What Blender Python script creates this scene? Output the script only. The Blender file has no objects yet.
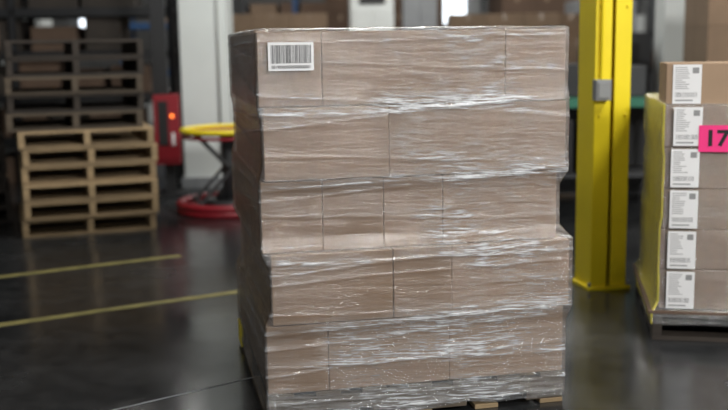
import bpy, bmesh, math, random
import numpy as np
from mathutils import Vector, Matrix, noise as mnoise

random.seed(7)
scene = bpy.context.scene
col = scene.collection
scene.view_settings.view_transform = 'Standard'
scene.view_settings.look = 'None'
scene.view_settings.exposure = 0.1

# ------------------------------------------------------------------ materials
def new_mat(name):
    m = bpy.data.materials.new(name); m.use_nodes = True
    nt = m.node_tree
    return m, nt, nt.nodes['Principled BSDF'], nt.nodes['Material Output']

def N(nt, t, **kw):
    n = nt.nodes.new(t)
    for k, v in kw.items():
        setattr(n, k, v)
    return n

def plain(name, c, rough=0.5, metal=0.0, var=0.15, scale=6.0, bump=0.0, emit=None, estr=0.0, island=0.0):
    m, nt, b, o = new_mat(name)
    tc = N(nt, 'ShaderNodeTexCoord')
    nz = N(nt, 'ShaderNodeTexNoise'); nz.inputs['Scale'].default_value = scale
    nz.inputs['Detail'].default_value = 5
    nt.links.new(tc.outputs['Object'], nz.inputs['Vector'])
    mr = N(nt, 'ShaderNodeMapRange')
    mr.inputs['From Min'].default_value = 0.25; mr.inputs['From Max'].default_value = 0.75
    mr.inputs['To Min'].default_value = 1 - var; mr.inputs['To Max'].default_value = 1 + var
    nt.links.new(nz.outputs['Fac'], mr.inputs['Value'])
    val = mr.outputs['Result']
    if island:
        g = N(nt, 'ShaderNodeNewGeometry')
        m2 = N(nt, 'ShaderNodeMapRange')
        m2.inputs['To Min'].default_value = 1 - island; m2.inputs['To Max'].default_value = 1 + island
        nt.links.new(g.outputs['Random Per Island'], m2.inputs['Value'])
        mu = N(nt, 'ShaderNodeMath', operation='MULTIPLY')
        nt.links.new(val, mu.inputs[0]); nt.links.new(m2.outputs['Result'], mu.inputs[1])
        val = mu.outputs[0]
    vm = N(nt, 'ShaderNodeVectorMath', operation='SCALE')
    vm.inputs[0].default_value = c
    nt.links.new(val, vm.inputs['Scale'])
    nt.links.new(vm.outputs['Vector'], b.inputs['Base Color'])
    b.inputs['Roughness'].default_value = rough
    b.inputs['Metallic'].default_value = metal
    if bump:
        bp = N(nt, 'ShaderNodeBump'); bp.inputs['Strength'].default_value = bump
        bp.inputs['Distance'].default_value = 0.005
        nt.links.new(nz.outputs['Fac'], bp.inputs['Height'])
        nt.links.new(bp.outputs['Normal'], b.inputs['Normal'])
    if emit:
        b.inputs['Emission Color'].default_value = (*emit, 1)
        b.inputs['Emission Strength'].default_value = estr
    return m

def wood_mat(name, c, var=0.3, isl=0.3):
    m, nt, b, o = new_mat(name)
    tc = N(nt, 'ShaderNodeTexCoord')
    mp = N(nt, 'ShaderNodeMapping'); mp.inputs['Scale'].default_value = (3, 14, 30)
    nz = N(nt, 'ShaderNodeTexNoise'); nz.inputs['Scale'].default_value = 1.5; nz.inputs['Detail'].default_value = 6
    nt.links.new(tc.outputs['Object'], mp.inputs['Vector']); nt.links.new(mp.outputs['Vector'], nz.inputs['Vector'])
    mr = N(nt, 'ShaderNodeMapRange')
    mr.inputs['From Min'].default_value = 0.25; mr.inputs['From Max'].default_value = 0.75
    mr.inputs['To Min'].default_value = 1 - var; mr.inputs['To Max'].default_value = 1 + var
    nt.links.new(nz.outputs['Fac'], mr.inputs['Value'])
    g = N(nt, 'ShaderNodeNewGeometry')
    m2 = N(nt, 'ShaderNodeMapRange'); m2.inputs['To Min'].default_value = 1 - isl; m2.inputs['To Max'].default_value = 1 + isl
    nt.links.new(g.outputs['Random Per Island'], m2.inputs['Value'])
    mu = N(nt, 'ShaderNodeMath', operation='MULTIPLY')
    nt.links.new(mr.outputs['Result'], mu.inputs[0]); nt.links.new(m2.outputs['Result'], mu.inputs[1])
    vm = N(nt, 'ShaderNodeVectorMath', operation='SCALE'); vm.inputs[0].default_value = c
    nt.links.new(mu.outputs[0], vm.inputs['Scale'])
    nt.links.new(vm.outputs['Vector'], b.inputs['Base Color'])
    b.inputs['Roughness'].default_value = 0.75
    return m

def film_mat(name, tint=(0.9, 0.92, 0.94), base=0.015, gain=1.0):
    m, nt, b, o = new_mat(name)
    nt.nodes.remove(b)
    L = nt.links.new
    uv = N(nt, 'ShaderNodeUVMap'); uv.uv_map = 'UVMap'
    warp = N(nt, 'ShaderNodeTexNoise'); warp.inputs['Scale'].default_value = 1.8; warp.inputs['Detail'].default_value = 2
    L(uv.outputs['UV'], warp.inputs['Vector'])
    sep = N(nt, 'ShaderNodeSeparateXYZ'); L(uv.outputs['UV'], sep.inputs[0])
    wm = N(nt, 'ShaderNodeMath', operation='MULTIPLY_ADD')
    wm.inputs[1].default_value = 0.06; L(warp.outputs['Fac'], wm.inputs[0]); L(sep.outputs['Y'], wm.inputs[2])
    sl = N(nt, 'ShaderNodeMath', operation='MULTIPLY_ADD'); sl.inputs[1].default_value = 0.03
    L(sep.outputs['X'], sl.inputs[0]); L(wm.outputs[0], sl.inputs[2])
    cmb = N(nt, 'ShaderNodeCombineXYZ'); L(sep.outputs['X'], cmb.inputs['X']); L(sl.outputs[0], cmb.inputs['Y'])
    def streak(sx, sy, detail, rough=0.6, off=0.0):
        mp = N(nt, 'ShaderNodeMapping'); mp.inputs['Scale'].default_value = (sx, sy, 1); mp.inputs['Location'].default_value = (off, off, 0)
        L(cmb.outputs[0], mp.inputs['Vector'])
        n = N(nt, 'ShaderNodeTexNoise'); n.inputs['Scale'].default_value = 1.0
        n.inputs['Detail'].default_value = detail; n.inputs['Roughness'].default_value = rough
        L(mp.outputs[0], n.inputs['Vector'])
        return n.outputs['Fac']
    fine = streak(10.0, 140, 5, 0.7)
    mid = streak(2.8, 30, 4)
    cris = streak(85, 90, 3)
    patch = streak(3.2, 5.0, 4, off=3.3)
    def mr(v, a, bb, c, d):
        r = N(nt, 'ShaderNodeMapRange'); r.inputs['From Min'].default_value = a; r.inputs['From Max'].default_value = bb
        r.inputs['To Min'].default_value = c; r.inputs['To Max'].default_value = d; L(v, r.inputs['Value']); return r.outputs[0]
    def mth(op, a, bb):
        r = N(nt, 'ShaderNodeMath', operation=op)
        for i, q in enumerate((a, bb)):
            if isinstance(q, (int, float)): r.inputs[i].default_value = q
            else: L(q, r.inputs[i])
        return r.outputs[0]
    at = N(nt, 'ShaderNodeAttribute'); at.attribute_name = 'haze'
    ac = N(nt, 'ShaderNodeAttribute'); ac.attribute_name = 'crinkle'
    crk = ac.outputs['Fac']
    f1 = mr(fine, 0.47, 0.70, 0.0, 1.0)
    f2 = mr(mid, 0.48, 0.75, 0.0, 1.0)
    f3 = mth('MULTIPLY', mr(patch, 0.40, 0.64, 0.15, 1.0), crk)
    a1 = mth('MULTIPLY', mth('MULTIPLY', f1, f3), 0.50 * gain)
    a2 = mth('MULTIPLY', mth('MULTIPLY', f2, f3), 0.13 * gain)
    hz = mth('MULTIPLY', at.outputs['Fac'], mth('MULTIPLY', mr(fine, 0.38, 0.66, 0.05, 1.6), mr(patch, 0.35, 0.62, 0.3, 1.3)))
    alpha = mth('ADD', mth('ADD', a1, a2), mth('ADD', hz, base))
    alpha = mth('MINIMUM', alpha, 0.85)
    h = mth('ADD', mth('MULTIPLY', fine, 0.60), mth('ADD', mth('MULTIPLY', mid, 0.75), mth('MULTIPLY', cris, 0.36)))
    bp = N(nt, 'ShaderNodeBump'); bp.inputs['Distance'].default_value = 0.012
    L(mth('MINIMUM', mth('MULTIPLY', mr(patch, 0.3, 0.62, 0.5, 1.0), mr(crk, 0.0, 1.0, 0.35, 1.0)), 1.0), bp.inputs['Strength'])
    L(h, bp.inputs['Height'])
    dif = N(nt, 'ShaderNodeBsdfDiffuse'); dif.inputs['Color'].default_value = (*tint, 1); L(bp.outputs[0], dif.inputs['Normal'])
    gl = N(nt, 'ShaderNodeBsdfGlossy'); gl.inputs['Color'].default_value = (1, 1, 1, 1); gl.inputs['Roughness'].default_value = 0.13
    L(bp.outputs[0], gl.inputs['Normal'])
    tr = N(nt, 'ShaderNodeBsdfTransparent'); tr.inputs['Color'].default_value = (0.97, 0.97, 0.965, 1)
    m1 = N(nt, 'ShaderNodeMixShader'); L(alpha, m1.inputs[0]); L(tr.outputs[0], m1.inputs[1]); L(dif.outputs[0], m1.inputs[2])
    fr = N(nt, 'ShaderNodeFresnel'); fr.inputs['IOR'].default_value = 1.5; L(bp.outputs[0], fr.inputs['Normal'])
    ff = mth('MINIMUM', mth('MULTIPLY', fr.outputs[0], 3.0), 0.7)
    m2 = N(nt, 'ShaderNodeMixShader'); L(ff, m2.inputs[0]); L(m1.outputs[0], m2.inputs[1]); L(gl.outputs[0], m2.inputs[2])
    L(m2.outputs[0], o.inputs['Surface'])
    return m

def floor_mat():
    m, nt, b, o = new_mat('polished_concrete'); L = nt.links.new
    tc = N(nt, 'ShaderNodeTexCoord')
    n1 = N(nt, 'ShaderNodeTexNoise'); n1.inputs['Scale'].default_value = 0.9; n1.inputs['Detail'].default_value = 7
    n2 = N(nt, 'ShaderNodeTexNoise'); n2.inputs['Scale'].default_value = 9; n2.inputs['Detail'].default_value = 6
    L(tc.outputs['Object'], n1.inputs['Vector']); L(tc.outputs['Object'], n2.inputs['Vector'])
    mx = N(nt, 'ShaderNodeMath', operation='MULTIPLY'); L(n1.outputs['Fac'], mx.inputs[0]); L(n2.outputs['Fac'], mx.inputs[1])
    cr = N(nt, 'ShaderNodeValToRGB')
    cr.color_ramp.elements[0].position = 0.12; cr.color_ramp.elements[0].color = (0.011, 0.012, 0.013, 1)
    cr.color_ramp.elements[1].position = 0.45; cr.color_ramp.elements[1].color = (0.042, 0.043, 0.044, 1)
    L(mx.outputs[0], cr.inputs[0]); L(cr.outputs[0], b.inputs['Base Color'])
    mr = N(nt, 'ShaderNodeMapRange'); mr.inputs['From Min'].default_value = 0.3; mr.inputs['From Max'].default_value = 0.7
    mr.inputs['To Min'].default_value = 0.12; mr.inputs['To Max'].default_value = 0.32
    L(n1.outputs['Fac'], mr.inputs[0]); L(mr.outputs[0], b.inputs['Roughness'])
    bp = N(nt, 'ShaderNodeBump'); bp.inputs['Strength'].default_value = 0.15; bp.inputs['Distance'].default_value = 0.004
    L(n2.outputs['Fac'], bp.inputs['Height']); L(bp.outputs[0], b.inputs['Normal'])
    return m

M = {}
M['card'] = plain('cardboard', (0.375, 0.250, 0.155), 0.8, var=0.08, scale=5, island=0.07)
M['card2'] = plain('cardboard_tan', (0.37, 0.255, 0.165), 0.8, var=0.08, scale=5, island=0.12)
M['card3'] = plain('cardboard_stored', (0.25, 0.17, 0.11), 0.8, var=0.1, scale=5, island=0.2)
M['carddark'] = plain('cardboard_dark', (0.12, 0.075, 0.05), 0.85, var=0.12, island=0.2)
M['tape'] = plain('packing_tape', (0.36, 0.26, 0.18), 0.25, var=0.03)
M['wood'] = wood_mat('pallet_wood', (0.33, 0.235, 0.13))
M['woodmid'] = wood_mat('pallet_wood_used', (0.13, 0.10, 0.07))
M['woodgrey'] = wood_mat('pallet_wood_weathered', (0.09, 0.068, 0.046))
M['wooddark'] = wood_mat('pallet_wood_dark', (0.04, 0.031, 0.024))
M['yellow'] = plain('yellow_paint', (0.90, 0.72, 0.02), 0.4, var=0.06, scale=3, bump=0.1)
M['lineyel'] = plain('yellow_floor_paint', (0.23, 0.20, 0.065), 0.5, var=0.5, scale=8)
M['red'] = plain('red_paint', (0.28, 0.012, 0.022), 0.4)
M['black'] = plain('black_steel', (0.012, 0.012, 0.013), 0.45)
M['dark'] = plain('dark_grey_steel', (0.04, 0.042, 0.045), 0.5)
M['grey'] = plain('grey_steel', (0.25, 0.26, 0.27), 0.45, var=0.08)
M['white'] = plain('white_paint', (0.76, 0.79, 0.77), 0.5, var=0.06, scale=2)
M['label'] = plain('label_paper', (0.88, 0.88, 0.88), 0.5, var=0.01)
M['ink'] = plain('label_ink', (0.01, 0.01, 0.01), 0.6, var=0.01)
M['greyink'] = plain('label_grey_ink', (0.3, 0.3, 0.3), 0.6, var=0.01)
M['pink'] = plain('pink_sticker', (1.0, 0.04, 0.25), 0.5, var=0.03)
M['green'] = plain('green_bench_top', (0.03, 0.18, 0.11), 0.4)
M['blue'] = plain('blue_plastic', (0.03, 0.10, 0.25), 0.4)
M['wall'] = plain('wall_paint', (0.22, 0.22, 0.215), 0.7, var=0.1, scale=1)
M['walld'] = plain('wall_paint_dark', (0.07, 0.068, 0.066), 0.7, var=0.1, scale=1)
M['ceil'] = plain('ceiling_deck', (0.16, 0.16, 0.16), 0.8)
M['lamp'] = plain('lamp_diffuser', (0.9, 0.9, 0.9), 0.5, emit=(0.95, 0.98, 1.0), estr=9.0)
M['pane'] = plain('window_daylight_pane', (0.8, 0.85, 0.9), 0.3, emit=(0.85, 0.93, 1.0), estr=2.5)  # added glow for the blown white spots in the background
M['amber'] = plain('amber_lens', (0.9, 0.2, 0.02), 0.4, emit=(1.0, 0.22, 0.04), estr=3.0)
M['film'] = film_mat('stretch_film')
M['film2'] = film_mat('stretch_film_thin', tint=(0.9, 0.9, 0.85), base=0.02, gain=0.4)
M['filmy'] = film_mat('stretch_film_yellow', tint=(1.0, 0.88, 0.10), base=0.72, gain=0.7)  # yellow column's reflection painted into the film tint
M['floor'] = floor_mat()

# ------------------------------------------------------------------ mesh builder
class MB:
    def __init__(self): self.bm = bmesh.new()
    def box(self, x0, x1, y0, y1, z0, z1, mat=0, rot=0.0, taper=0):
        c = Vector(((x0+x1)/2, (y0+y1)/2, (z0+z1)/2))
        r = bmesh.ops.create_cube(self.bm, size=1.0)
        mt = Matrix.Translation(c) @ Matrix.Rotation(rot, 4, 'Z') @ Matrix.Diagonal((x1-x0, y1-y0, z1-z0, 1))
        bmesh.ops.transform(self.bm, matrix=mt, verts=r['verts'])
        for f in {f for v in r['verts'] for f in v.link_faces}: f.material_index = mat
        return r['verts']
    def bar(self, p, q, w, h, mat=0):
        p, q = Vector(p), Vector(q); d = q - p
        r = bmesh.ops.create_cube(self.bm, size=1.0)
        rot = d.to_track_quat('Z', 'Y').to_matrix().to_4x4()
        mt = Matrix.Translation((p+q)/2) @ rot @ Matrix.Diagonal((w, h, d.length, 1))
        bmesh.ops.transform(self.bm, matrix=mt, verts=r['verts'])
        for f in {f for v in r['verts'] for f in v.link_faces}: f.material_index = mat
    def cyl(self, p, q, r1, r2=None, seg=24, mat=0):
        p, q = Vector(p), Vector(q); d = q - p
        r2 = r1 if r2 is None else r2
        r = bmesh.ops.create_cone(self.bm, cap_ends=True, segments=seg, radius1=r1, radius2=r2, depth=d.length)
        rot = d.to_track_quat('Z', 'Y').to_matrix().to_4x4()
        bmesh.ops.transform(self.bm, matrix=Matrix.Translation((p+q)/2) @ rot, verts=r['verts'])
        for f in {f for v in r['verts'] for f in v.link_faces}:
            f.material_index = mat
            if len(f.verts) == 4: f.smooth = True
    def torus(self, c, R, r, seg=48, s2=10, mat=0, sz=1.0):
        c = Vector(c); vs = []
        for i in range(seg):
            a = 2*math.pi*i/seg
            vs.append([self.bm.verts.new(c + Vector(((R+r*math.cos(b))*math.cos(a), (R+r*math.cos(b))*math.sin(a), sz*r*math.sin(b))))
                       for b in [2*math.pi*j/s2 for j in range(s2)]])
        for i in range(seg):
            for j in range(s2):
                f = self.bm.faces.new((vs[i][j], vs[(i+1) % seg][j], vs[(i+1) % seg][(j+1) % s2], vs[i][(j+1) % s2]))
                f.material_index = mat; f.smooth = True
    def done(self, name, mats, parent=None, loc=(0, 0, 0), rz=0.0, bevel=0.0):
        me = bpy.data.meshes.new(name)
        bmesh.ops.recalc_face_normals(self.bm, faces=self.bm.faces[:])
        self.bm.to_mesh(me); self.bm.free()
        for k in mats: me.materials.append(M[k])
        ob = bpy.data.objects.new(name, me); col.objects.link(ob)
        ob.location = loc; ob.rotation_euler = (0, 0, rz)
        if parent: ob.parent = parent
        if bevel:
            md = ob.modifiers.new('bevel', 'BEVEL'); md.width = bevel; md.segments = 2; md.limit_method = 'ANGLE'
        return ob

def empty(name, loc=(0, 0, 0), rz=0.0):
    e = bpy.data.objects.new(name, None); col.objects.link(e)
    e.location = loc; e.rotation_euler = (0, 0, rz); e.empty_display_size = 0.2
    return e

def text(name, body, size, loc, parent, mat, bold=0.0, rot=(math.pi/2, 0, 0), sx=1.0):
    cu = bpy.data.curves.new(name, 'FONT'); cu.body = body; cu.size = size
    cu.align_x = 'CENTER'; cu.align_y = 'CENTER'; cu.offset = bold; cu.extrude = 0.0004
    cu.materials.append(M[mat])
    ob = bpy.data.objects.new(name, cu); col.objects.link(ob)
    ob.location = loc; ob.rotation_euler = rot; ob.parent = parent; ob.scale = (sx, 1, 1)
    return ob

# ------------------------------------------------------------------ pallet
def pallet_mesh(mb, W, D, H=0.125, z=0.0, mat=0, ntop=7, dx=0.0, dy=0.0, jit=0.0, mat_b=0):
    t = 0.018
    sw = 0.04
    for i in range(3):
        y = dy + (D - sw) * i / 2
        zt0, zt1 = z + t, z + H - t
        nz = zt0 + 0.035
        mb.box(dx, dx+W, y, y+sw, nz, zt1, mat)
        for a, b in ((0, .13), (.34, .66), (.87, 1.0)):
            mb.box(dx+W*a, dx+W*b, y+0.0005, y+sw-0.0005, zt0, nz, mat)
    bw = 0.095
    for i in range(ntop):
        x = dx + (W - bw) * i / (ntop-1) + (random.uniform(-jit, jit) if 0 < i < ntop-1 else 0)
        mb.box(x, x+bw, dy, dy+D, z+H-t, z+H, mat)
    for i in range(5):
        x = dx + (W - bw) * i / 4
        mb.box(x, x+bw, dy, dy+D, z, z+t, mat_b)

def pallet_mesh_x(mb, W, D, H=0.135, z=0.0, mat=0, dx=0.0, dy=0.0):
    t = 0.02; sw = 0.045; bw = 0.1
    for i in range(3):
        x = dx + (W - sw) * i / 2
        mb.box(x, x+sw, dy, dy+D, z+t, z+H-t, mat)
    for i in range(7):
        y = dy + (D - bw) * i / 6
        mb.box(dx, dx+W, y, y+bw, z+H-t, z+H, mat)
    for i in range(4):
        y = dy + (D - bw) * i / 3
        mb.box(dx, dx+W, y, y+bw, z, z+t, mat)

# ------------------------------------------------------------------ stretch film shell
def smooth(a, b, x):
    t = min(1, max(0, (x-a)/(b-a))); return t*t*(3-2*t)

def wrap_film(name, layers, z_lo, z_hi, parent, mats, edges, off=0.007, amp=0.004, seed=0.0, du=0.009, dz=0.005, top_in=0.10, haze_gain=1.0, mat_side=None, foot=0.0, crink_glare=None):
    fz = np.arange(z_lo-0.1, z_hi+0.1, 0.002)
    ext = np.zeros((len(fz), 4))
    for i, z in enumerate(fz):
        best = None
        for (a, b, x0, x1, y0, y1) in layers:
            if a - 0.028 <= z <= b + 0.028:
                e = (x0, -x1, y0, -y1)
                best = e if best is None else tuple(min(p, q) for p, q in zip(best, e))
        if best is None:
            L0 = layers[0] if z < layers[0][0] else layers[-1]
            best = (L0[2], -L0[3], L0[4], -L0[5])
        ext[i] = best
    k = 27
    ker = np.ones(k)/k
    sm = np.stack([np.convolve(np.pad(ext[:, j], k//2, mode='edge'), ker, 'valid') for j in range(4)], 1)
    W = -sm[:, 1].mean() - sm[:, 0].mean(); D = -sm[:, 3].mean() - sm[:, 2].mean()
    per = []; u = 0.0
    corners = [(0, 1), (0, 0), (1, 0), (1, 1)]
    normals = [(-1, 0), (0, -1), (1, 0), (0, 1)]
    lens = [D, W, D, W]
    for s in range(4):
        c0 = corners[s]; c1 = corners[(s+1) % 4]; n = normals[s]; n2 = normals[(s+1) % 4]
        cnt = int(lens[s]/du)
        for i in range(cnt+1):
            t = i/cnt
            per.append((c0[0]+(c1[0]-c0[0])*t, c0[1]+(c1[1]-c0[1])*t, n[0], n[1], u+lens[s]*t, s))
        u += lens[s]
        for i in range(1, 4):
            a = i/4*math.pi/2
            nx = n[0]*math.cos(a)+n2[0]*math.sin(a); ny = n[1]*math.cos(a)+n2[1]*math.sin(a)
            per.append((c1[0], c1[1], nx, ny, u+i*0.003, s))
        u += 0.012
    P = len(per)
    zs = list(np.arange(z_lo, z_hi, dz)) + [z_hi]
    verts = []; hz = []; uvs = []; ck = []
    def ext_at(z):
        i = int(np.clip((z-fz[0])/0.002, 0, len(fz)-1)); return sm[i]
    for z in zs:
        e = ext_at(z); x0, x1, y0, y1 = e[0], -e[1], e[2], -e[3]
        for (a, b, nx, ny, uu, s) in per:
            w = mnoise.noise(Vector((uu*1.6, z*7 + uu*0.4, seed)))
            w2 = mnoise.noise(Vector((uu*3.0, z*30 + uu*1.2, seed+9)))
            d = off + amp*(0.6 + 0.7*w + 0.3*w2)
            h = 0.0
            c = crink_glare(uu-D, z) if crink_glare else 1.0
            if z < 0.15: h += foot
            for (v0, sl, wd, st) in edges:
                q = z - (v0 + sl*(uu-D) + 0.010*mnoise.noise(Vector((uu*2.2, v0*31, seed+3))))
                if -0.02 < q < wd:
                    g = math.exp(-(q/0.004)**2)
                    d += 0.0025*g; h += 0.42*st*g*(0.6+0.7*mnoise.noise(Vector((uu*5, v0*17, 1))))
                    if 0 < q < wd: h += 0.24*st*(1-q/wd)**1.3*(0.4+0.6*min(1.3, c))
            d = max(d, 0.002)
            px = x0 + (x1-x0)*a + nx*d; py = y0 + (y1-y0)*b + ny*d
            zz = z
            if z < z_lo + 0.03:
                zz = z + 0.018*mnoise.noise(Vector((uu*6, 0, seed)))*(1-(z-z_lo)/0.03)
            verts.append((px, py, zz)); hz.append(max(0, h)*haze_gain); uvs.append((uu, z)); ck.append(c)
    e = ext_at(z_hi); x0, x1, y0, y1 = e[0], -e[1], e[2], -e[3]
    for ins in (0.004, 0.03, 0.06, top_in):
        for (a, b, nx, ny, uu, s) in per:
            r = ins*(1 + (0.5*mnoise.noise(Vector((uu*5, ins*9, seed))) if ins > 0.03 else 0))
            px = x0 + (x1-x0)*a - nx*r; py = y0 + (y1-y0)*b - ny*r
            verts.append((px, py, z_hi+0.006+0.004*mnoise.noise(Vector((uu*7, ins*20, seed))))); hz.append(0.2); uvs.append((uu, z_hi+ins)); ck.append(1.0)
    R = len(zs)+4
    faces = []
    luv = []
    mi = []
    for r in range(R-1):
        for i in range(P):
            j = (i+1) % P
            faces.append((r*P+i, r*P+j, (r+1)*P+j, (r+1)*P+i))
            ui = per[i][4]; uj = per[j][4] if j else u
            v0 = uvs[r*P][1]; v1 = uvs[(r+1)*P][1]
            luv += [ui, v0, uj, v0, uj, v1, ui, v1]
            mi.append(1 if (mat_side is not None and per[i][5] == mat_side) else 0)
    me = bpy.data.meshes.new(name); me.from_pydata(verts, [], faces)
    ul = me.uv_layers.new(name='UVMap'); ul.data.foreach_set('uv', luv)
    at = me.attributes.new('haze', 'FLOAT', 'POINT'); at.data.foreach_set('value', hz)
    at = me.attributes.new('crinkle', 'FLOAT', 'POINT'); at.data.foreach_set('value', ck)
    me.polygons.foreach_set('use_smooth', [True]*len(faces))
    for k2 in mats: me.materials.append(M[k2])
    me.polygons.foreach_set('material_index', mi)
    me.update()
    ob = bpy.data.objects.new(name, me); col.objects.link(ob); ob.parent = parent
    return ob

# ------------------------------------------------------------------ ROOM
mb = MB(); mb.box(-14, 16, -7, 24, -0.12, 0.0); mb.done('floor', ['floor'])
mb = MB(); mb.box(-14, 16, 24, 24.2, 0, 6.2)
for i in range(8): mb.box(-12.2+i*3.8, -12.0+i*3.8, 23.9, 24, 0, 6.2, 1)
mb.done('wall_back', ['wall', 'grey'])
def glow_pane(n, x0, x1, z0, z1):  # added glowing panes that stand in for bright background spots
    mb = MB(); mb.box(x0, x1, 23.86, 23.9, z0, z1, 0)
    for a_, b_, c_, d_ in ((x0-.06, x0, z0-.06, z1+.06), (x1, x1+.06, z0-.06, z1+.06), (x0, x1, z0-.06, z0), (x0, x1, z1, z1+.06), ((x0+x1)/2-.02, (x0+x1)/2+.02, z0, z1)):
        mb.box(a_, b_, 23.82, 23.9, c_, d_, 1)
    mb.done('window_%d' % n, ['pane', 'grey'])
glow_pane(1, 1.75, 2.45, 1.9, 3.3); glow_pane(2, -6.6, -5.7, 1.9, 3.3); glow_pane(3, 4.9, 6.0, 1.9, 3.3)
mb = MB(); mb.box(-14.2, -14, -7, 24, 0, 6.2); mb.done('wall_left', ['walld'])
mb = MB(); mb.box(16, 16.2, -7, 24, 0, 6.2); mb.done('wall_right', ['wall'])
mb = MB(); mb.box(-14, 16, -7, 24, 6.2, 6.35)
for i in range(8):
    y = -5+i*4
    mb.box(-14, 16, y-0.06, y+0.06, 6.14, 6.2, 1); mb.box(-14, 16, y-0.015, y+0.015, 5.86, 6.14, 1); mb.box(-14, 16, y-0.06, y+0.06, 5.82, 5.86, 1)
mb.done('ceiling', ['ceil', 'grey'])

def strip(name, p, ang, length, w, mat, z=0.001):
    mb = MB(); mb.box(0, length, -w/2, w/2, 0.0, z); return mb.done(name, [mat], loc=(p[0], p[1], 0), rz=ang)
a = math.radians(29)
strip('floor_line', (-2.315-4*math.cos(a), 6.15-4*math.sin(a)), a, 5.2, 0.075, 'lineyel', 0.002)
strip('floor_line', (-1.89-4*math.cos(a), 5.04-4*math.sin(a)), a, 6.0, 0.075, 'lineyel', 0.002)
strip('floor_joint', (-0.968-3*math.cos(math.radians(36)), 3.79-3*math.sin(math.radians(36))), math.radians(36), 4.4, 0.010, 'grey', 0.0015)

# ------------------------------------------------------------------ MAIN LOAD
YAW = math.radians(12)
load = empty('stretch_wrapped_pallet_load', (-0.365, 3.55, 0), YAW)
W, D, PH = 1.165, 1.16, 0.125
mb = MB(); pallet_mesh(mb, W, D, PH, 0.0, 0, mat_b=2)
mb.box(-0.012, 0.0, D-0.17, D-0.02, 0.02, 0.12, 1)
mb.done('pallet', ['woodmid', 'yellow', 'wood'], load, bevel=0.002)
LH = 0.2665
lay = [
    (0.000, [.230, .470, .465], 0.004),
    (0.024, [.455, .228, .476], -0.010),
    (-0.004, [.225, .230, .228, .456], 0.014),
    (0.010, [.462, .692], 0.002),
    (-0.002, [.230, .690, .24], 0.004),
]
layers = [(0.0, PH, 0.0, W, 0.0, D)]
for li, (x0, ws, y0) in enumerate(lay):
    mb = MB(); z0 = PH + li*LH; x = x0
    for wv in ws:
        rows = [0.385, 0.385, 0.38]
        y = y0
        for ri, dv in enumerate(rows):
            j = random.uniform(-0.003, 0.003)
            mb.box(x+0.0008, x+wv-0.0008, y+0.003+(j if ri == 0 else 0), y+dv-0.002, z0+0.0012, z0+LH-0.0012+random.uniform(-.0015, 0), 0, rot=random.uniform(-0.003, 0.003))
            y += dv
        x += wv
    x1 = x
    mb.done('carton_layer_%d' % (li+1), ['card'], load, bevel=0.004)
    layers.append((z0, z0+LH, x0, x1, y0-0.003, y0+1.15))
TOPZ = PH + 5*LH
edges = [(0.05, 0.0, .07, .8), (0.085, 0.02, .05, .6), (0.20, 0.05, .07, .7), (0.235, -0.02, .12, 1.0), (0.365, 0.030, .06, 1.6), (0.30, 0.06, .08, 1.0),
         (0.43, -0.02, .06, .5), (0.55, 0.03, .07, .6), (0.625, -0.01, .06, 1.4), (0.58, 0.07, .06, .8), (0.68, 0.02, .06, .6),
         (0.80, -0.04, .08, .5), (0.895, 0.02, .06, 1.4), (0.85, 0.08, .06, .8), (1.02, -0.05, .07, .5), (1.155, 0.035, .07, 1.5), (1.11, 0.09, .09, .9), (1.24, -0.09, .08, .9),
         (1.36, -0.05, .07, .6), (1.42, 0.01, .04, .7)]
# film crumple, clear at left; toward the right, glare is painted in as whiteness
starts = [(PH, .22), (PH+LH, .70), (PH+2*LH, .60), (PH+3*LH, .42), (PH+4*LH, .44)]
def crink_glare(u, z):
    st = .4
    for z0, s_ in starts:
        if z >= z0: st = s_
    if u < 0: return 0.9
    if u > 1.17: return 0.9
    n = mnoise.noise(Vector((u*4, z*9, 5)))
    return 0.36 + 1.25*smooth(st-.05, st+.12, u+0.05*n) * (1-0.45*smooth(.98, 1.1, u))
wrap_film('stretch_film', layers, 0.03, TOPZ+0.004, load, ['film'], edges, amp=0.003, foot=0.08, crink_glare=crink_glare)

bl = MB(); lx0, lx1, lz0, lz1 = 0.034, 0.196, TOPZ-0.138, TOPZ-0.038
yl = -0.016
bl.box(lx0, lx1, yl, yl+0.0012, lz0, lz1, 0)
x = lx0+0.010; rnd = random.Random(3)
while x < lx1-0.012:
    w = rnd.choice([0.0012, 0.0018, 0.0026]); bl.box(x, x+w, yl-0.0006, yl, lz0+0.026, lz1-0.010, 1); x += w + rnd.choice([0.0015, 0.0020, 0.0028])
bl.done('barcode_label', ['label', 'ink'], load)
text('barcode_digits', '001900000000000000001', 0.0155, ((lx0+lx1)/2, yl-0.0008, lz0+0.013), load, 'ink', sx=0.86)

# ------------------------------------------------------------------ RIGHT LOAD
rl = empty('labelled_carton_pallet_load', (1.395, 4.62, 0), math.radians(-11))
mb = MB(); pallet_mesh_x(mb, 1.2, 1.05, 0.13, 0.0, 0, dx=-0.03, dy=-0.02)
mb.done('pallet', ['wooddark'], rl, bevel=0.002)
lays = [(0, 0.13, -0.03, 1.17, -0.02, 1.03)]
mb = MB(); mb.box(-0.05, 1.15, -0.03, 1.02, 0.13, 0.145, 0); mb.done('slip_sheet', ['carddark'], rl, bevel=0.002)
bh = 0.1925
for li in range(6):
    mb = MB(); z0 = 0.15+li*bh
    ox = random.uniform(-0.006, 0.006)
    for i in range(3):
        for r in range(3 if li < 5 else 1):
            mb.box(ox+i*0.38+0.001, ox+(i+1)*0.38-0.001, r*0.33+0.001, (r+1)*0.33-0.002, z0+0.001, z0+bh-0.001, 0)
    mb.done('carton_layer_%d' % (li+1), ['card2'], rl, bevel=0.004)
    lays.append((z0, z0+bh, ox, ox+1.14, 0, 0.99))
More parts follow.
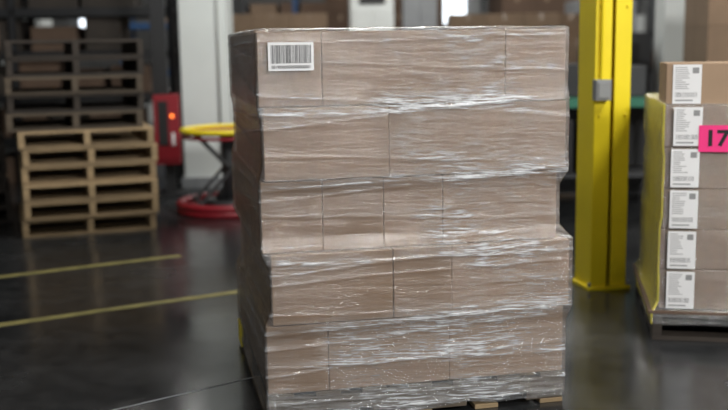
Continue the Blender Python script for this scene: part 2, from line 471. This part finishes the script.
wrap_film('stretch_film', lays, 0.08, 0.15+5*bh+0.002, rl, ['film2', 'filmy'], [(0.12, 0.02, .05, 1), (0.3, 0.02, .1, .6), (0.6, -0.02, .1, .6), (0.8, 0.03, .1, .6), (1.0, 0, .05, .6)], amp=0.006, du=0.02, dz=0.01, top_in=0.08, haze_gain=0.5, mat_side=0)
for li in range(6):
    z0 = 0.15+li*bh; lb = MB(); xx = 0.034+random.uniform(-.006, .006); yy = -0.022 if li < 5 else -0.003
    w, h = 0.126, 0.178; zc = z0+0.007
    lb.box(xx, xx+w, yy, yy+0.001, zc, zc+h, 0)
    z = zc+h-0.012; r2 = random.Random(li)
    while z > zc+0.07:
        ww = r2.uniform(0.03, 0.065)
        lb.box(xx+0.010, xx+0.010+ww, yy-0.0005, yy, z-0.003, z, 2); z -= 0.0095
    q = xx+0.012
    while q < xx+w-0.02:
        bw = r2.choice([.0012, .002, .003]); lb.box(q, q+bw, yy-0.0005, yy, zc+0.03, zc+0.052, 2); q += bw+r2.choice([.0025, .0035])
    lb.box(xx+w-0.040, xx+w-0.012, yy-0.0005, yy, zc+h-0.04, zc+h-0.014, 2)
    lb.box(xx+0.012, xx+0.09, yy-0.0005, yy, zc+0.012, zc+0.018, 2)
    lb.done('shipping_label_%d' % (li+1), ['label', 'ink', 'greyink'], rl)
pk = MB(); pk.box(0.150, 0.40, -0.0245, -0.023, 0.90, 1.022, 0); pk.done('pink_sticker', ['pink'], rl)
text('sticker_number', '17', 0.10, (0.228, -0.0255, 0.96), rl, 'ink', bold=0.003, sx=1.1)

# ------------------------------------------------------------------ YELLOW COLUMN
yc = empty('yellow_steel_column', (1.372, 5.72, 0), math.radians(12))
mb = MB(); s = 0.107; t = 0.018
mb.box(-s, -s+t, -s, s, 0.02, 6.18, 0); mb.box(s-t, s, -s, s, 0.02, 6.18, 0); mb.box(-s+t, s-t, -0.008, 0.008, 0.02, 6.18, 0)
mb.box(-s, -0.010, -s-0.008, -s, 0.02, 6.18, 0); mb.box(0.010, s, -s-0.012, -s, 0.02, 6.18, 0)
for zz in (0.4, 1.0, 1.6, 2.2):
    mb.cyl((-s+.03, -s-0.018, zz), (-s+.03, -s-0.008, zz), .009, seg=6, mat=0)
    mb.cyl((s-.03, -s-0.022, zz), (s-.03, -s-0.012, zz), .009, seg=6, mat=0)
mb.done('h_beam', ['yellow'], yc, bevel=0.002)
mb = MB(); mb.box(-0.13, 0.13, -0.14, 0.13, 0, 0.02, 0)
for sx in (-1, 1):
    for sy in (-1, 1): mb.cyl((sx*.117, sy*.117, 0.02), (sx*.117, sy*.117, 0.045), 0.010, seg=6, mat=1)
mb.done('base_plate', ['yellow', 'grey'], yc, bevel=0.002)
mb = MB(); y_ = -s-.008; mb.box(-s-.015, -s+.075, y_-0.055, y_, 1.085, 1.20, 0); mb.box(-s-.005, -s+.065, y_-0.062, y_-0.055, 1.097, 1.188, 0)
mb.cyl((-s+.030, y_-0.02, 1.20), (-s+.030, y_-0.02, 6.1), 0.009, mat=1, seg=12)
mb.done('conduit_box', ['grey', 'yellow'], yc, bevel=0.004)

# ------------------------------------------------------------------ LEFT PALLET STACKS
ps = empty('pallet_stack', (-2.56, 7.44, 0), math.radians(20))
ph = 0.135; z = 0.0
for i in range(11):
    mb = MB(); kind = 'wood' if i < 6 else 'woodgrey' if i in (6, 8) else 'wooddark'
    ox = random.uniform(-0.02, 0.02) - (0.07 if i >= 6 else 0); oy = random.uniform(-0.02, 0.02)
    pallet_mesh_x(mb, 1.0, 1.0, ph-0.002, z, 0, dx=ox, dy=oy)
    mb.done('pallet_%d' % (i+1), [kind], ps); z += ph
ps2 = empty('pallet_stack', (-3.93, 7.85, 0), math.radians(20)); z = 0
for i in range(10):
    mb = MB(); ox = random.uniform(-0.03, 0.03)
    pallet_mesh_x(mb, 1.05, 1.0, ph-0.002, z, 0, dx=ox); mb.done('pallet_%d' % (i+1), ['wooddark'], ps2); z += ph

def carton_stack(name, loc, rz, nx, ny, nz, sx, sy, sz, mat='card3', base=True, skip=0, mat2=None):
    e = empty(name, loc, rz); z0 = 0
    if base:
        mb = MB(); pallet_mesh_x(mb, nx*sx, ny*sy, 0.13, 0, 0); mb.done('pallet', ['woodgrey'], e); z0 = 0.13
    mb = MB(); r = random.Random(int(loc[0]*10) % 97)
    for k in range(nz):
        for i in range(nx):
            for j in range(ny):
                if k == nz-1 and r.random() < skip: continue
                mb.box(i*sx+.003, (i+1)*sx-.003, j*sy+.003, (j+1)*sy-.003, z0+k*sz+.001, z0+(k+1)*sz-.001, 0)
                cx = (i+.5)*sx
                mb.box(cx-0.025, cx+0.025, j*sy+0.0015, j*sy+.004, z0+(k+1)*sz-.08, z0+(k+1)*sz-.001, 1)
    mb.done('cartons', [mat, 'tape'], e, bevel=0.004)
    return e

def rack(name, loc, rz, w, d, h, shelves, mats=('dark', 'carddark'), fill=0.8, seed=1):
    e = empty(name, loc, rz); mb = MB()
    nb = max(1, round(w/1.6))
    for i in range(nb+1):
        x = w*i/nb
        for y in (0, d):
            mb.box(x-.035, x+.035, y-.03, y+.03, 0, h, 0)
        for k in range(int(h/0.6)):
            mb.bar((x, 0, .1+k*.6), (x, d, .1+k*.6+.5), .02, .02, 0)
    for sz in shelves:
        mb.box(0, w, -.03, .0, sz-.09, sz, 0); mb.box(0, w, d, d+.03, sz-.09, sz, 0); mb.box(0, w, 0.0, d, sz-.02, sz, 0)
    mb.done('frame', [mats[0]], e)
    r = random.Random(seed); mb = MB()
    for sz in [0.0]+list(shelves):
        x = 0.06
        while x < w-0.5:
            bw = r.uniform(.3, .55); hh = r.uniform(.25, .42)
            if r.random() < fill:
                mb.box(x, x+bw, .04, d-.05, sz+.001, sz+hh, r.randint(1, len(mats)-1)-1)
            x += bw + r.uniform(.02, .12)
    mb.done('cartons', list(mats[1:]), e, bevel=0.004)
    return e
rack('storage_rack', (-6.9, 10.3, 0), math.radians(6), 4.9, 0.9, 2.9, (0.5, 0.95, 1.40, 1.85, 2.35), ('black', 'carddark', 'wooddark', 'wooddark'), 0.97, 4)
cb = empty('cardboard_box', (-3.60, 8.12, 10*ph), math.radians(20))
mb = MB(); mb.box(0, .66, 0, .5, 0.002, .30, 0); mb.box(0, .66, -.06, 0, .292, .30, 0); mb.box(.30, .36, -.0015, 0.0, .21, .292, 1)
mb.done('carton', ['carddark', 'tape'], cb, bevel=.004)

def white_col(loc, s=0.25, guard=False):
    e = empty('white_column', loc); mb = MB()
    mb.box(-s, s, -s, s, 0.0, 6.18, 0); mb.box(-s-.03, s+.03, -s-.03, s+.03, 0, .12, 1)
    mb.done('shaft', ['white', 'grey'], e, bevel=.01)
    mb = MB(); mb.cyl((s*.6, -s-.02, .3), (s*.6, -s-.02, 6.1), .015, mat=0, seg=12); mb.box(s*.6-.05, s*.6+.05, -s-.06, -s, 2.2, 2.36, 0)
    mb.done('conduit', ['white'], e)
white_col((-1.57, 10.3, 0), 0.24)
white_col((3.28, 10.6, 0), 0.17)

lt = empty('rotary_lift_table', (-1.17, 8.65, 0), 0.3)
mb = MB(); mb.cyl((0, 0, 0), (0, 0, .05), .46, .46, 48, 0); mb.torus((0, 0, .075), .43, .035, mat=0); mb.cyl((0, 0, .05), (0, 0, .11), .25, .2, 32, 1)
mb.done('base', ['red', 'dark'], lt)
mb = MB()
for sy in (-.16, .16):
    mb.bar((-.28, sy, .09), (.28, sy, .68), .04, .025, 0); mb.bar((.28, sy+.03, .09), (-.28, sy+.03, .68), .04, .025, 0)
for sx in (-.28, .28): mb.cyl((sx, -.2, .1), (sx, .22, .1), .02, seg=12); mb.cyl((sx, -.2, .67), (sx, .22, .67), .02, seg=12)
mb.cyl((0, -.2, .385), (0, .22, .385), .018, seg=12); mb.cyl((-.1, 0, .1), (.16, 0, .5), .035, seg=16)
mb.cyl((0, 0, .09), (0, 0, .69), .06, seg=20)
mb.done('scissor_legs', ['dark'], lt)
mb = MB(); mb.cyl((0, 0, .68), (0, 0, .70), .36, .36, 48, 1); mb.torus((0, 0, .71), .38, .032, mat=0, sz=.7); mb.torus((0, 0, .655), .38, .02, mat=1, sz=.7)
mb.done('turntable', ['yellow', 'red'], lt)

rc = empty('red_control_cabinet', (-1.95, 9.45, 0), 0.15)
mb = MB(); mb.box(-.02, .22, 0, .22, .32, .98, 0); mb.box(.01, .19, -.008, 0, .36, .94, 0); mb.box(.02, .11, -.014, -.008, .5, .92, 1)
mb.box(.06, .16, .06, .16, .04, .32, 1); mb.box(-.06, .28, -.04, .28, 0, .04, 1); mb.box(-.02, .12, .06, .18, .98, 2.6, 1)
mb.cyl((.15, -.02, .78), (.15, -.008, .78), .016, mat=2); mb.box(.14, .17, -.012, -.008, .5, .62, 3)
mb.done('cabinet', ['red', 'black', 'amber', 'label'], rc, bevel=.004)

# ------------------------------------------------------------------ RIGHT BACKGROUND
wb = empty('workbench', (-0.3, 8.6, 0), math.radians(-2))
mb = MB(); mb.box(0, 2.95, 0, .8, .87, .93, 0); mb.box(.02, 2.93, -.01, 0, .86, .925, 0)
for x in (.04, 1.45, 2.85):
    for y in (.04, .7): mb.box(x, x+.06, y, y+.06, 0, .87, 1)
mb.box(.05, 2.9, .05, .75, .25, .28, 1); mb.box(.1, 2.85, .7, .74, .28, .87, 1); mb.box(.1, 2.85, .66, .7, .03, .25, 1)
mb.done('bench', ['green', 'dark'], wb)
mb = MB()
r = random.Random(5); x = .15
while x < 2.5:
    w = r.uniform(.2, .35); mb.box(x, x+w, .12, .6, .281, .281+r.uniform(.35, .55), r.randint(0, 2)); x += w+.06
mb.box(1.5, 1.75, .3, .6, .931, 1.25, 1); mb.box(2.0, 2.3, .35, .7, .931, 1.22, 0); mb.box(2.5, 2.78, .3, .6, .931, 1.20, 1)
mb.done('stored_bins', ['black', 'dark', 'carddark', 'grey'], wb, bevel=.01)

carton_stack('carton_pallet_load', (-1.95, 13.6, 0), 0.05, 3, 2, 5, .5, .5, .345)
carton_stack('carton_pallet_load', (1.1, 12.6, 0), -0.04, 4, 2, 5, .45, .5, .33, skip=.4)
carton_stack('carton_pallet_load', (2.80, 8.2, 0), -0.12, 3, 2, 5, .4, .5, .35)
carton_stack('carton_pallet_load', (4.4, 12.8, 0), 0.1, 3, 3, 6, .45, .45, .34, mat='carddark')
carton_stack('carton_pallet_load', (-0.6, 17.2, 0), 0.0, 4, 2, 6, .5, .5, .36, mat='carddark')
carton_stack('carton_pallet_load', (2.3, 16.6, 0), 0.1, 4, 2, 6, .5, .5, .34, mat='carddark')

def machine(name, loc, rz, w, d, h, m='white'):
    e = empty(name, loc, rz); mb = MB()
    mb.box(0, w, 0, d, .1, h, 0); mb.box(.03, w-.03, .03, d-.03, 0, .1, 1)
    mb.box(.05, w/2-.01, -.02, 0, .2, h-.35, 0); mb.box(w/2+.01, w-.05, -.02, 0, .2, h-.35, 0)
    mb.box(w*.2, w*.8, -.015, 0, h-.3, h-.1, 2)
    mb.cyl((w/2-.05, -.04, h*.45), (w/2-.05, -.04, h*.6), .012, mat=1, seg=8); mb.cyl((w/2+.05, -.04, h*.45), (w/2+.05, -.04, h*.6), .012, mat=1, seg=8)
    mb.done('cabinet', [m, 'dark', 'black'], e, bevel=.01)
machine('electrical_cabinet', (-0.15, 14.6, 0), 0.05, .62, .6, 2.3, 'white')
machine('electrical_cabinet', (0.62, 15.0, 0), 0, .5, .6, 2.5, 'grey')
machine('electrical_cabinet', (-2.9, 15.5, 0), 0, 1.1, .6, 2.3, 'dark')
machine('electrical_cabinet', (3.0, 14.4, 0), 0, .9, .6, 2.0, 'grey')
machine('electrical_cabinet', (-6.2, 15.2, 0), 0, 1.4, .6, 2.6, 'white')
machine('electrical_cabinet', (2.35, 10.4, 0), 0, .62, .6, 1.5, 'dark')
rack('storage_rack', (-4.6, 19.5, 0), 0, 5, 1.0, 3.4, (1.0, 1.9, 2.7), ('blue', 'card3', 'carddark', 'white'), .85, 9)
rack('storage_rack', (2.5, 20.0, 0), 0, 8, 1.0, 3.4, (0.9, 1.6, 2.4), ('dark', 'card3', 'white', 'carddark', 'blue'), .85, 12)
white_col((1.15, 21.0, 0), 0.22)

def hang_light(loc, w, power, size, rz=0.0, ceil=6.2, col_=(1, .98, .94), target=None):
    e = empty('hanging_light', loc, rz); mb = MB()
    fx = empty('lamp_head'); fx.parent = e
    if target:
        dv = Vector(target) - Vector(loc)
        q = dv.to_track_quat('-Z', 'Y').to_euler(); fx.rotation_euler = q
        e.rotation_euler = (0, 0, 0)
    mb.box(-w/2, w/2, -.09, .09, .0, .06, 0); mb.box(-w/2+.02, w/2-.02, -.07, .07, -.012, 0, 1)
    mb.done('fixture', ['grey', 'lamp'], fx)
    mb = MB()
    for x in ((-w/2+.1, w/2-.1) if not target else (-.03, .03)): mb.cyl((x, 0, .05), (x, 0, ceil-loc[2]), .004, seg=6)
    mb.done('suspension', ['grey'], e)
    if power:
        ld = bpy.data.lights.new('lamp', 'AREA'); ld.shape = 'RECTANGLE'; ld.size = size[0]; ld.size_y = size[1]; ld.energy = power; ld.color = col_
        lo = bpy.data.objects.new('lamp', ld); col.objects.link(lo); lo.parent = fx; lo.location = (0, 0, -.03)

hang_light((3.5, -1.3, 3.9), 1.6, 300, (1.5, 1.1), target=(0.6, 3.7, 0.8), col_=(1, .98, .95))  # unseen key lamp, placed and tilted to throw glare on the film
hang_light((-2.5, 1.6, 4.8), 1.6, 40, (1.5, .6))
hang_light((0.0, 6.6, 5.2), 1.6, 80, (1.5, .6))
hang_light((-0.4, 7.6, 4.6), 0.9, 45, (.8, .5), target=(-1.6, 10.3, 1.4), col_=(.94, 1, .97))  # lamp added only to brighten the white column
hang_light((3.8, 3.4, 5.0), 1.6, 190, (1.5, .6))
hang_light((-4.5, 9.0, 5.2), 1.6, 12, (1.5, .6))
hang_light((1.0, 13.0, 5.2), 1.6, 130, (1.5, .6))
hang_light((5.5, 14, 5.2), 1.6, 140, (1.5, .6))
hang_light((-3.5, 17.5, 5.2), 1.6, 110, (1.5, .6))
hang_light((3.0, 20, 5.2), 1.6, 150, (1.5, .6))

w = bpy.data.worlds.new('world'); scene.world = w; w.use_nodes = True
bg = w.node_tree.nodes['Background']; bg.inputs[0].default_value = (0.90, 0.95, 1.0, 1); bg.inputs[1].default_value = 0.32

# ------------------------------------------------------------------ camera
cd = bpy.data.cameras.new('camera'); cam = bpy.data.objects.new('camera', cd); col.objects.link(cam)
cd.sensor_width = 36; cd.lens = 49.45
cam.matrix_world = Matrix.Translation((0, 0, 1.40)) @ Matrix.Rotation(math.radians(81), 4, 'X') @ Matrix.Rotation(math.radians(-0.86), 4, 'Z')
cd.dof.use_dof = True; cd.dof.focus_distance = 3.72; cd.dof.aperture_fstop = 1.4
cd.clip_end = 200
scene.camera = cam
